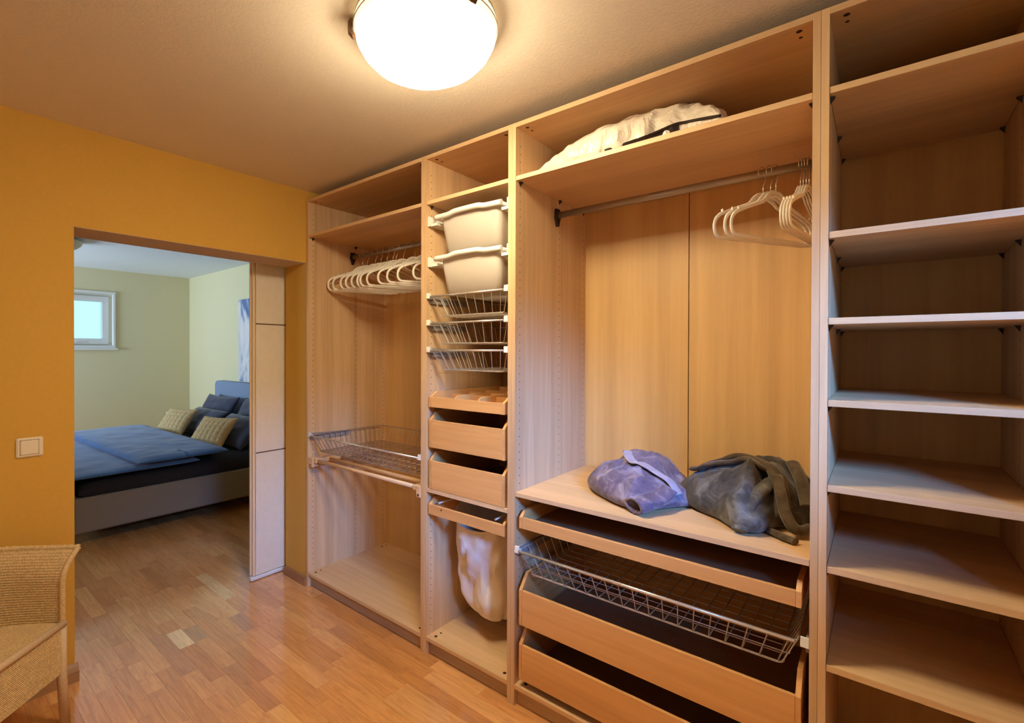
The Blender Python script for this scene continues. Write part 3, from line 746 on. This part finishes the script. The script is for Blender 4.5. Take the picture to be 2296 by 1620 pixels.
def HR(x, y): return 0.168 - 0.07 * max(0, 2.20 - x) / 0.18 + 0.015 * math.sin((x - 2.2) * 12) - 0.05 * max(0, 0.22 - y) / 0.12
def WR_(x, y):
    return 0.020 * nz(x * 8, y * 8, 13) + 0.016 * ridge(x * 9 - y * 3, y * 7 + x * 4, 15) + 0.007 * nz(x * 42, y * 30, 11) + crease(x, y, 2.335, 0.30, 2.325, 0.09, 0.013, -0.036) + crease(x, y, 2.37, 0.28, 2.355, 0.12, 0.012, -0.032) + crease(x, y, 2.30, 0.26, 2.29, 0.10, 0.014, 0.018) + crease(x, y, 2.40, 0.40, 2.47, 0.20, 0.018, -0.026) + crease(x, y, 2.13, 0.50, 2.34, 0.38, 0.014, -0.014)
br = Bundle([(2.035, 0.47), (2.042, 0.355), (2.115, 0.235), (2.21, 0.17), (2.29, 0.085), (2.35, 0.10), (2.385, 0.20), (2.45, 0.26), (2.475, 0.40), (2.46, 0.56), (2.25, 0.60), (2.08, 0.56)], (2.27, 0.36), ZS, HR, WR_)
t = thing('folded_robe', 'dark olive-grey fleece robe in a loose heap with trailing belts, against the right upright', 'robe', (2.27, 0.36, ZS))
br.mesh().build('robe_body', M['fleece_r'], t)
br.ribbon([(2.10, 0.36), (2.13, 0.335), (2.17, 0.31), (2.24, 0.285), (2.30, 0.285), (2.345, 0.31)], 0.026, 0.009, 0.007).build('belt', M['belt_r'], t)
br.ribbon([(2.135, 0.44), (2.165, 0.395), (2.21, 0.37), (2.29, 0.345), (2.345, 0.31), (2.383, 0.25), (2.40, 0.195)], 0.022, 0.011, 0.010).build('belt', M['belt_r'], t)
MB().tube(spline([(2.375, 0.26, 1.03), (2.395, 0.20, 0.985), (2.41, 0.165, 0.94), (2.43, 0.155, 0.905), (2.450, 0.17, 0.893), (2.464, 0.21, 0.892)], 8), 0.017, 10, rb=0.010).build('belt', M['belt_r'], t)
MB().tube(spline([(2.33, 0.20, 0.885), (2.37, 0.155, 0.880), (2.41, 0.120, 0.879), (2.443, 0.100, 0.879)], 8), 0.014, 10, rb=0.010).build('belt_end', M['belt_r'], t)
MB().tube(spline([(2.36, 0.26, 1.01), (2.34, 0.20, 0.99), (2.318, 0.155, 0.955), (2.305, 0.115, 0.915), (2.30, 0.085, 0.880)], 8), 0.024, 10, rb=0.014, taper=None).build('drape', M['fleece_r'], t)
MB().tube(spline([(2.40, 0.42, 1.05), (2.43, 0.34, 1.02), (2.448, 0.28, 0.985), (2.458, 0.25, 0.95)], 8), 0.020, 10, rb=0.012).build('drape', M['belt_r'], t)

# ------------------------------------------------------------------ plastic storage bag on the top shelf
t = thing('storage_bag', 'clear zipped plastic bag with a white duvet inside, lying on the top shelf', 'bag', (1.86, 0.3, 2.1465))
rows = []; NU, NV = 90, 48
def bag_pt(u, v):
    """u along the bag 0..1, v around the section 0..1"""
    x = 1.49 + (2.245 - 1.49) * u
    hgt = (0.045 + 0.185 * (1 - (1 - min(1, u / 0.72)) ** 1.8)) if u < 0.72 else 0.23 - 0.11 * ((u - 0.72) / 0.28) ** 2.2
    hgt *= 0.82
    e = min(1, u / 0.05) ** 0.5 * (1 - max(0, (u - 0.97) / 0.03) ** 2 * 0.75)
    hw = 0.20 * (0.62 + 0.38 * math.sin(PI * min(1, u * 1.15 + 0.1))) * e
    a = 2 * PI * v; ca, sa = math.cos(a), math.sin(a)
    y = 0.285 + hw * math.copysign(abs(ca) ** 0.75, ca)
    zz = 0.5 + 0.5 * math.copysign(abs(sa) ** 0.62, sa)
    z = 2.1475 + max(0.004, hgt * e) * zz
    w = 0.009 * nz(u * 16, v * 9, 2) + 0.006 * nz(u * 34 + v * 5, v * 16, 7) + 0.005 * math.sin(u * 60 + 3 * nz(u * 6, v * 4)) * max(0, 0.55 - abs(zz - 0.3))
    f = zz if zz > 0.02 else 0
    return (x + 0.6 * w, y + w * ca * 1.1, z + w * (sa if sa > 0 else 0) * min(1, f * 3))
for i in range(NU + 1): rows.append([bag_pt(i / NU, j / NV) for j in range(NV)])
m = MB(); m.grid(rows, cu=True); m.add(rows[0], [tuple(range(NV))]); m.add(rows[-1], [tuple(range(NV))])
m.build('filled_bag', M['bag'], t)
def zipper(u, z): # front side point
    p = min((bag_pt(u, v / 200) for v in range(100, 201)), key=lambda q: abs(q[2] - z) + (0 if q[1] < 0.285 else 9))
    return (p[0], p[1] - 0.004, z)
zp = [zipper(u, zz) for u, zz in ((0.48, 2.190), (0.58, 2.201), (0.68, 2.214), (0.78, 2.234), (0.83, 2.236), (0.90, 2.230), (0.975, 2.222))]
MB().tube(spline(zp, 5), 0.0035, 6, rb=0.005, upv=(0, 0, 1)).build('zipper', M['black'], t)
fl = [zipper(u, z) for u, z in ((0.48, 2.184), (0.57, 2.180), (0.66, 2.178), (0.75, 2.178), (0.795, 2.182), (0.805, 2.200))]
fl2 = [zipper(u, z) for u, z in ((0.48, 2.190), (0.57, 2.199), (0.66, 2.210), (0.72, 2.220), (0.77, 2.231), (0.80, 2.235))]
MB().grid([[(p[0], p[1] - 0.002, p[2]) for p in fl], [(p[0], p[1] - 0.002, p[2]) for p in fl2], [(p[0], p[1] + 0.003, p[2]) for p in fl2], [(p[0], p[1] + 0.003, p[2]) for p in fl]], smooth=False, cv=True).build('zipper_flap', M['black'], t)

# ================================================================== CEILING LAMP
LC = (1.605, -0.605, HC)
t = thing('ceiling_lamp', 'lit round opal glass ceiling lamp with brown clips above the wardrobes', 'lamp', LC)
MB().lathe([(0.0005, 0), (0.205, 0), (0.2085, -0.004), (0.2085, -0.018), (0.0005, -0.018)], LC, 48).build('ceiling_plate', M['white_plastic'], t)
prof = [(0.2105, -0.014), (0.2105, -0.034), (0.206, -0.054), (0.192, -0.080), (0.168, -0.105), (0.135, -0.124), (0.090, -0.136), (0.045, -0.1415), (0.0005, -0.143)]
MB().lathe(prof + [(r * 0.99, z + 0.003) for r, z in reversed(prof)], LC, 64).build('glass_bowl', M['glow'], t)
MB().lathe([(0.2135, -0.029), (0.2155, -0.032), (0.2135, -0.035), (0.2115, -0.032), (0.2135, -0.029)], LC, 64).build('rim_ring', M['chrome'], t)
for an in (math.radians(229), math.radians(349), math.radians(109)):
    ca, sa = math.cos(an), math.sin(an)
    R = Matrix.Translation(LC) @ Matrix.Rotation(an, 4, 'Z')
    m = MB().prism([(0.10, -0.010), (0.222, -0.010), (0.228, -0.020), (0.228, -0.044), (0.215, -0.058), (0.205, -0.056), (0.216, -0.044), (0.218, -0.022), (0.10, -0.016)], 'y', -0.011, 0.011)
    m.v = [tuple(R @ Vector(v)) for v in m.v]
    m.build('clip', M['brown_metal'], t)

# ================================================================== LIGHT SWITCH
t = thing('light_switch', 'cream rocker light switch on the ochre wall left of the doorway', 'switch', (XW1, -1.29, 1.04))
box(XW1 + 0.0003, XW1 + 0.009, -1.333, -1.247, 1.000, 1.080, b=0.005).build('switch_frame', M['switch'], t)
box(XW1 + 0.0085, XW1 + 0.0095, -1.3215, -1.2605, 1.0095, 1.0705).build('rocker_gap_shade', M['trim_dark'], t)  # thin dark plate that paints the shade in the gap round the rocker
box(XW1 + 0.0085, XW1 + 0.0125, -1.320, -1.262, 1.011, 1.069, b=0.003).build('rocker', M['switch'], t)

# ================================================================== PANEL CURTAIN
t = thing('panel_curtain', 'white fabric sliding panel hanging behind the right side of the doorway', 'curtain', (-0.31, -0.06, 0.0))
YC0, YC1 = -0.170, 0.075
def cloth(z0, z1, x=-0.30, amp=0.002):
    rows = []
    for i in range(25):
        z = z0 + (z1 - z0) * i / 24
        rows.append([(x + amp * nz(y * 9, z * 2.2, 3) + (0.004 * math.sin(y * 40 + z * 3) * max(0, 0.45 - z)), y, z) for y in [YC0 + (YC1 - YC0) * j / 20 for j in range(21)]])
    back = [[(p[0] - 0.002, p[1], p[2]) for p in r] for r in rows]
    m = MB(); m.grid(rows); m.grid(back)
    e = [r[0] for r in rows] ; e2 = [r[0] for r in back]; m.grid([e, e2])
    e = [r[-1] for r in rows]; e2 = [r[-1] for r in back]; m.grid([e, e2])
    return m
for z0, z1 in ((0.03, 0.796), (0.801, 1.604), (1.611, 2.16)): cloth(z0, z1).build('fabric_section', M['cloth_white'], t)
for z in (0.7985, 1.6075): MB().tube([(-0.299, YC0, z), (-0.299, YC1, z)], 0.0035, 6).build('seam_rod', M['trim_dark'], t)
box(-0.318, -0.304, YC0 - 0.018, YC0 - 0.001, 0.03, 2.16).build('edge_band', M['trim_tan'], t)
box(-0.332, -0.322, YC0 - 0.026, YC1, 0.03, 2.16).build('rear_panel', M['trim_tan'], t)
box(-0.322, -0.292, YC0 - 0.034, YC1, 0.004, 0.026, b=0.003).build('bottom_bar', M['frame_white'], t)
box(-0.335, -0.285, -0.45, YC1 + 0.3, 2.16, 2.19, b=0.003).build('track', M['frame_white'], t)
MB().tube([(-0.300, YC1 + 0.003, 0.03), (-0.300, YC1 + 0.003, 2.16)], 0.003, 6).build('edge_cord', M['trim_dark'], t)

# ================================================================== BEDROOM
XBED = -1.66
t = thing('bed', 'low double bed with a taupe upholstered frame and dark bedding base beyond the doorway', 'bed', (-2.75, 0.15, 0))
box(XBED - 0.07, XBED, -0.83, 1.10, 0.119, 0.375, b=0.012).build('side_rail', M['bedgrey'], t)
box(-3.86, -3.79, -0.83, 1.10, 0.119, 0.375, b=0.012).build('side_rail', M['bedgrey'], t)
box(-3.79, XBED - 0.07, -0.83, -0.76, 0.119, 0.375, b=0.012).build('foot_rail', M['bedgrey'], t)
m = MB(); hp = [(-3.92, 0.12)] + [(-3.92 + 0.07 - 0.07 * math.cos(a), 0.98 + 0.07 * math.sin(a)) for a in [j * PI / 12 for j in range(7)]] + [(XBED + 0.05 - 0.07 + 0.07 * math.cos(a), 0.98 + 0.07 * math.sin(a)) for a in [PI / 2 - j * PI / 12 for j in range(7)]] + [(XBED + 0.05, 0.12)]
m.prism(hp, 'y', 1.10, 1.175); m.build('headboard', M['head'], t)
for x in (-2.1, -3.4):
    for y in (-0.60, 0.85): box(x - 0.03, x + 0.03, y - 0.03, y + 0.03, 0, 0.125).build('leg', M['black'], t)
def slab(x0, x1, y0, y1, z0, z1, p=0.10, nx=60, ny=40, wr=0.006, seed=0, sag=0.0):
    def edge(u): return max(0.0, 1 - abs(u) ** (2 / p)) ** 0.5
    tp, bt = [], []
    for i in range(nx + 1):
        u = -math.cos(PI * i / nx); ra, rb_ = [], []
        for j in range(ny + 1):
            v = -math.cos(PI * j / ny); e = edge(u) * edge(v)
            x = (x0 + x1) / 2 + u * (x1 - x0) / 2; y = (y0 + y1) / 2 + v * (y1 - y0) / 2
            w = wr * (nz(x * 5 + seed, y * 5, seed) + 0.6 * nz(x * 12, y * 9 + seed, 3)) * e
            zc = (z0 + z1) / 2
            ra.append((x, y, zc + (z1 - zc) * e + w)); rb_.append((x, y, zc - (zc - z0) * e))
        tp.append(ra); bt.append(rb_)
    return MB().grid(tp).grid(bt)
slab(-3.80, XBED - 0.015, -0.80, 1.09, 0.30, 0.505, 0.12, wr=0.002).build('mattress', M['char'], t)
d = thing('duvet', 'slate blue duvet folded back across the foot half of the bed', 'bedding', (-2.7, -0.3, 0.505))
slab(-3.84, XBED + 0.03, -0.90, 0.02, 0.500, 0.550, 0.16, wr=0.008, seed=2).build('lower_layer', M['slate'], d)
m = MB()
tp, bt = [], []
for i in range(61):
    u = -math.cos(PI * i / 60); ra, rb_ = [], []
    for j in range(41):
        v = -math.cos(PI * j / 40); e = max(0, 1 - abs(u) ** 9) ** 0.5 * max(0, 1 - abs(v) ** 9) ** 0.5
        x = -2.66 + u * 1.06; y = -0.13 + v * 0.36 + 0.05 * u * (1 if v < 0 else 0.3)
        w = 0.010 * (nz(x * 4, y * 5, 9) + 0.7 * nz(x * 11, y * 9, 4)) * e
        zc = 0.578; ra.append((x, y, zc + 0.034 * e + w)); rb_.append((x, y, zc - 0.032 * e))
    tp.append(ra); bt.append(rb_)
m.grid(tp).grid(bt); m.build('folded_layer', M['slate'], d)
box(-3.80, XBED + 0.012, -0.875, -0.838, 0.13, 0.52, b=0.012).build('hanging_end', M['char'], d)
def pillow(name, label, cat, c, w, h, th, tilt, rz, mat, group, n=34, weave=False):
    t = thing(name, label, cat, c, 0, group)
    R = Matrix.Translation(c) @ Matrix.Rotation(rz, 4, 'Z') @ Matrix.Rotation(-tilt, 4, 'X')
    rows = {1: [], -1: []}
    nn = 90 if weave else n
    for sg in (1, -1):
        for i in range(nn + 1):
            u = -1 + 2 * i / nn; r = []
            for j in range(nn + 1):
                v = -1 + 2 * j / nn
                q = max(0, (1 - abs(u) ** 2.4) * (1 - abs(v) ** 2.4)) ** 0.5
                x = w / 2 * u * (1 - 0.09 * (1 - v * v)); z = h / 2 + h / 2 * v * (1 - 0.09 * (1 - u * u))
                d_ = th / 2 * q
                if weave:
                    a, b2 = (u + 1) * 3.5, (v + 1) * 3.0
                    odd = (int(a) + int(b2)) % 2
                    fa, fb = a % 1, b2 % 1
                    k1 = abs(math.sin(PI * fa)) ** 0.35 if True else 1; k2 = abs(math.sin(PI * fb)) ** 0.35
                    d_ += 0.014 * q * (k1 * k2 * (0.75 + 0.25 * math.sin(PI * (fa if odd else fb))) - 0.5)
                else: d_ += 0.012 * q * nz(u * 3 + c[0], v * 3, sg)
                r.append(R @ Vector((x, -sg * d_, z)))
            rows[sg].append(r)
    MB().grid(rows[1]).grid(rows[-1]).build('cover', mat, t)
    return t
pillow('pillow', 'slate blue pillow upright at the back, on the far side of the bed', 'pillow', (-3.40, 0.80, 0.52), 0.80, 0.42, 0.16, math.radians(28), 0.03, M['pillow'], 'dark pillows on the bed')
pillow('pillow', 'slate blue pillow upright at the back, near the panel curtain edge', 'pillow', (-2.47, 0.80, 0.52), 0.80, 0.42, 0.16, math.radians(28), -0.02, M['pillow'], 'dark pillows on the bed')
pillow('pillow', 'slate blue pillow leaning in front, behind the far woven cushion', 'pillow', (-3.20, 0.50, 0.51), 0.80, 0.38, 0.18, math.radians(50), 0.02, M['pillow'], 'dark pillows on the bed')
pillow('pillow', 'slate blue pillow leaning in front, behind the near woven cushion', 'pillow', (-2.24, 0.46, 0.51), 0.80, 0.38, 0.18, math.radians(48), 0.0, M['pillow'], 'dark pillows on the bed')
pillow('cushion', 'tan basket-woven cushion farther from the doorway, left of the pair', 'cushion', (-3.18, 0.27, 0.51), 0.42, 0.36, 0.13, math.radians(40), 0.35, M['weave_tan'], 'woven cushions on the bed', weave=True)
pillow('cushion', 'tan basket-woven cushion nearer the doorway, right of the pair', 'cushion', (-2.16, 0.24, 0.51), 0.44, 0.36, 0.13, math.radians(40), 0.35, M['weave_tan'], 'woven cushions on the bed', weave=True)
t = thing('bedside_table', 'white round bedside table peeking out behind the bed pillows', 'table', (-4.14, 0.80, 0))
MB().lathe([(0.0005, 0.63), (0.19, 0.63), (0.2, 0.64), (0.2, 0.65), (0.19, 0.655), (0.0005, 0.655)], (-4.14, 0.80, 0), 40).build('table_top', M['frame_white'], t)
MB().lathe([(0.02, 0.02), (0.02, 0.63)], (-4.14, 0.80, 0), 12).build('stem', M['frame_white'], t)
MB().lathe([(0.0005, 0.0), (0.16, 0.0), (0.16, 0.015), (0.0005, 0.025)], (-4.14, 0.80, 0), 32).build('foot', M['frame_white'], t)
t = thing('wall_picture', 'blue and grey painted canvas on the bedroom wall above the headboard', 'picture', (-2.85, BY1 - 0.02, 1.56))
box(-3.37, -2.35, BY1 - 0.030, BY1 - 0.001, 1.062, 2.072).build('canvas', M['art'], t)
t = thing('ceiling_lamp', 'unlit round ceiling lamp in the bedroom, half hidden by the doorway edge', 'lamp', (-3.19, -0.70, HB))
MB().lathe([(0.0005, 0.0), (0.12, 0.0), (0.12, -0.02), (0.0005, -0.02)], (-3.19, -0.70, HB), 32).build('ceiling_plate', M['white_plastic'], t)
pr_ = [(0.235, -0.03), (0.235, -0.04), (0.225, -0.06), (0.19, -0.09), (0.13, -0.115), (0.07, -0.128), (0.0005, -0.132)]
MB().lathe(pr_ + [(r * 0.97, z + 0.006) for r, z in reversed(pr_)], (-3.19, -0.70, HB), 48).build('glass_bowl', M['lampshade'], t)
MB().lathe([(0.012, -0.02), (0.012, -0.13)], (-3.19, -0.70, HB), 10).build('stem', M['brown_metal'], t)

# ================================================================== WICKER CHAIR
CR = math.radians(40)
t = thing('wicker_chair', 'tan woven tub chair with a flared rim by the ochre wall', 'chair', (0.268, -1.600, 0), CR)
L = WM[t.name]
def Lw(x, y, z): return L @ Vector((x, y, z))
SH = 0.40
# plan of the tub: front left post round the back to the front right post (front = +x)
plan = spline([(0.245, 0.272, 0), (0.06, 0.245, 0), (-0.08, 0.185, 0), (-0.165, 0.095, 0), (-0.185, 0.0, 0), (-0.165, -0.095, 0), (-0.08, -0.185, 0), (0.06, -0.245, 0), (0.245, -0.272, 0)], 24)
acc = [0.0]
for a, b_ in zip(plan, plan[1:]): acc.append(acc[-1] + (b_ - a).length)
def plan_at(s):
    q = s * acc[-1]
    for i in range(1, len(acc)):
        if acc[i] >= q:
            f = (q - acc[i - 1]) / max(1e-9, acc[i] - acc[i - 1]); p = plan[i - 1].lerp(plan[i], f); tn = (plan[i] - plan[i - 1]).normalized()
            return p, Vector((tn.y, -tn.x, 0)) * -1
    return plan[-1], Vector((0, -1, 0))
def top_h(s): return 0.662 + 0.03 * math.sin(PI * s) ** 2.0
def shell_pt(s, f):
    p, n = plan_at(s); out = p.xy.normalized() if False else None
    o = -n if (n.x * p.x + n.y * p.y) < 0 else n           # outward
    o = Vector((p.x, p.y, 0)).normalized() * 0.4 + o * 0.6
    z = SH - 0.01 + (top_h(s) - SH + 0.01) * f
    fl = 0.07 * (0.1 + 0.9 * abs(2 * s - 1)) * max(0, (f - 0.60) / 0.40) ** 1.8
    return p + o * fl + Vector((0, 0, z)), o
NS, NT = 560, 120
rows = []
for i in range(NT + 1):
    f = i / NT; row = []
    for j in range(NS + 1):
        s = j / NS; p, o = shell_pt(s, f)
        rowi = f * 30; ci = s * 130
        k = abs(math.sin(PI * rowi)) * (0.45 + 0.55 * abs(math.sin(PI * (ci + 0.5 * (int(rowi) % 2)))))
        row.append(L @ (p + o * (-0.0030 * k)))
    rows.append(row)
o = MB().grid(rows).build('woven_shell', M['wicker'], t, recalc=False)
md = o.modifiers.new('weave_thickness', 'SOLIDIFY'); md.thickness = 0.006; md.offset = 0
rim = [L @ shell_pt(s / 60, 1.0)[0] for s in range(61)]
def braid(path, r, name, turns):
    path = spline(path, 6); m = MB(); n = len(path)
    m.tube(path, r * 0.86, 10)
    m.tube([path[i] + (Vector((0, 0, 1)) * math.sin(i * 0.9) + (path[min(n - 1, i + 1)] - path[max(0, i - 1)]).normalized().cross(Vector((0, 0, 1))) * math.cos(i * 0.9)) * r * 0.42 for i in range(n)], r * 0.62, 6)
    return m.build(name, M['wicker'], t, recalc=False)
braid(rim, 0.011, 'rim_braid', 40)
for s in (0, 1):
    braid([L @ shell_pt(s, f / 10)[0] for f in range(11)], 0.012, 'post_braid', 10)
# seat: woven panel with a rolled front edge, apron below it
rows = []
for i in range(181):
    x = -0.165 + 0.41 * i / 180; row = []
    for j in range(201):
        wv = 0.262 if x > 0.1 else 0.262 - 0.16 * ((0.1 - x) / 0.265) ** 2
        y = -wv + 2 * wv * j / 200
        k = abs(math.sin(PI * i / 4)) * (0.5 + 0.5 * abs(math.sin(PI * (j / 4 + 0.5 * ((i // 4) % 2)))))
        row.append(Lw(x, y, SH - 0.008 + 0.0025 * k))
    rows.append(row)
o = MB().grid(rows).build('seat', M['wicker'], t, recalc=False)
md = o.modifiers.new('weave_thickness', 'SOLIDIFY'); md.thickness = 0.006; md.offset = -1
MB().tube([Lw(0.25, -0.275, SH - 0.006), Lw(0.257, 0, SH - 0.004), Lw(0.25, 0.275, SH - 0.006)], 0.013, 10).build('front_roll', M['leg'], t)
def apron(p0, p1, nrm, name):
    rows = []; p0 = Vector(p0); p1 = Vector(p1); nrm = Vector(nrm)
    for i in range(101):
        z = SH - 0.015 - 0.175 * i / 100; row = []
        for j in range(201):
            q = p0.lerp(p1, j / 200)
            k = abs(math.sin(PI * i / 4)) * (0.5 + 0.5 * abs(math.sin(PI * (j / 4 + 0.5 * ((i // 4) % 2)))))
            row.append(L @ (Vector((q.x, q.y, z)) + nrm * 0.003 * k))
        rows.append(row)
    o = MB().grid(rows).build(name, M['wicker'], t, recalc=False)
    md = o.modifiers.new('weave_thickness', 'SOLIDIFY'); md.thickness = 0.005; md.offset = 0
apron((0.250, -0.268, 0), (0.250, 0.268, 0), (1, 0, 0), 'front_apron')
apron((0.245, 0.270, 0), (-0.13, 0.13, 0), (0.2, 0.97, 0), 'side_apron')
apron((0.245, -0.270, 0), (-0.13, -0.13, 0), (0.2, -0.97, 0), 'side_apron')
for x, y in ((0.245, 0.268), (0.245, -0.268), (-0.13, 0.12), (-0.13, -0.12)):
    MB().tube([Lw(x * 1.03, y * 1.03, 0.0), Lw(x, y, 0.20), Lw(x, y, SH - 0.02)], 0.0165, 12).build('leg', M['leg'], t)
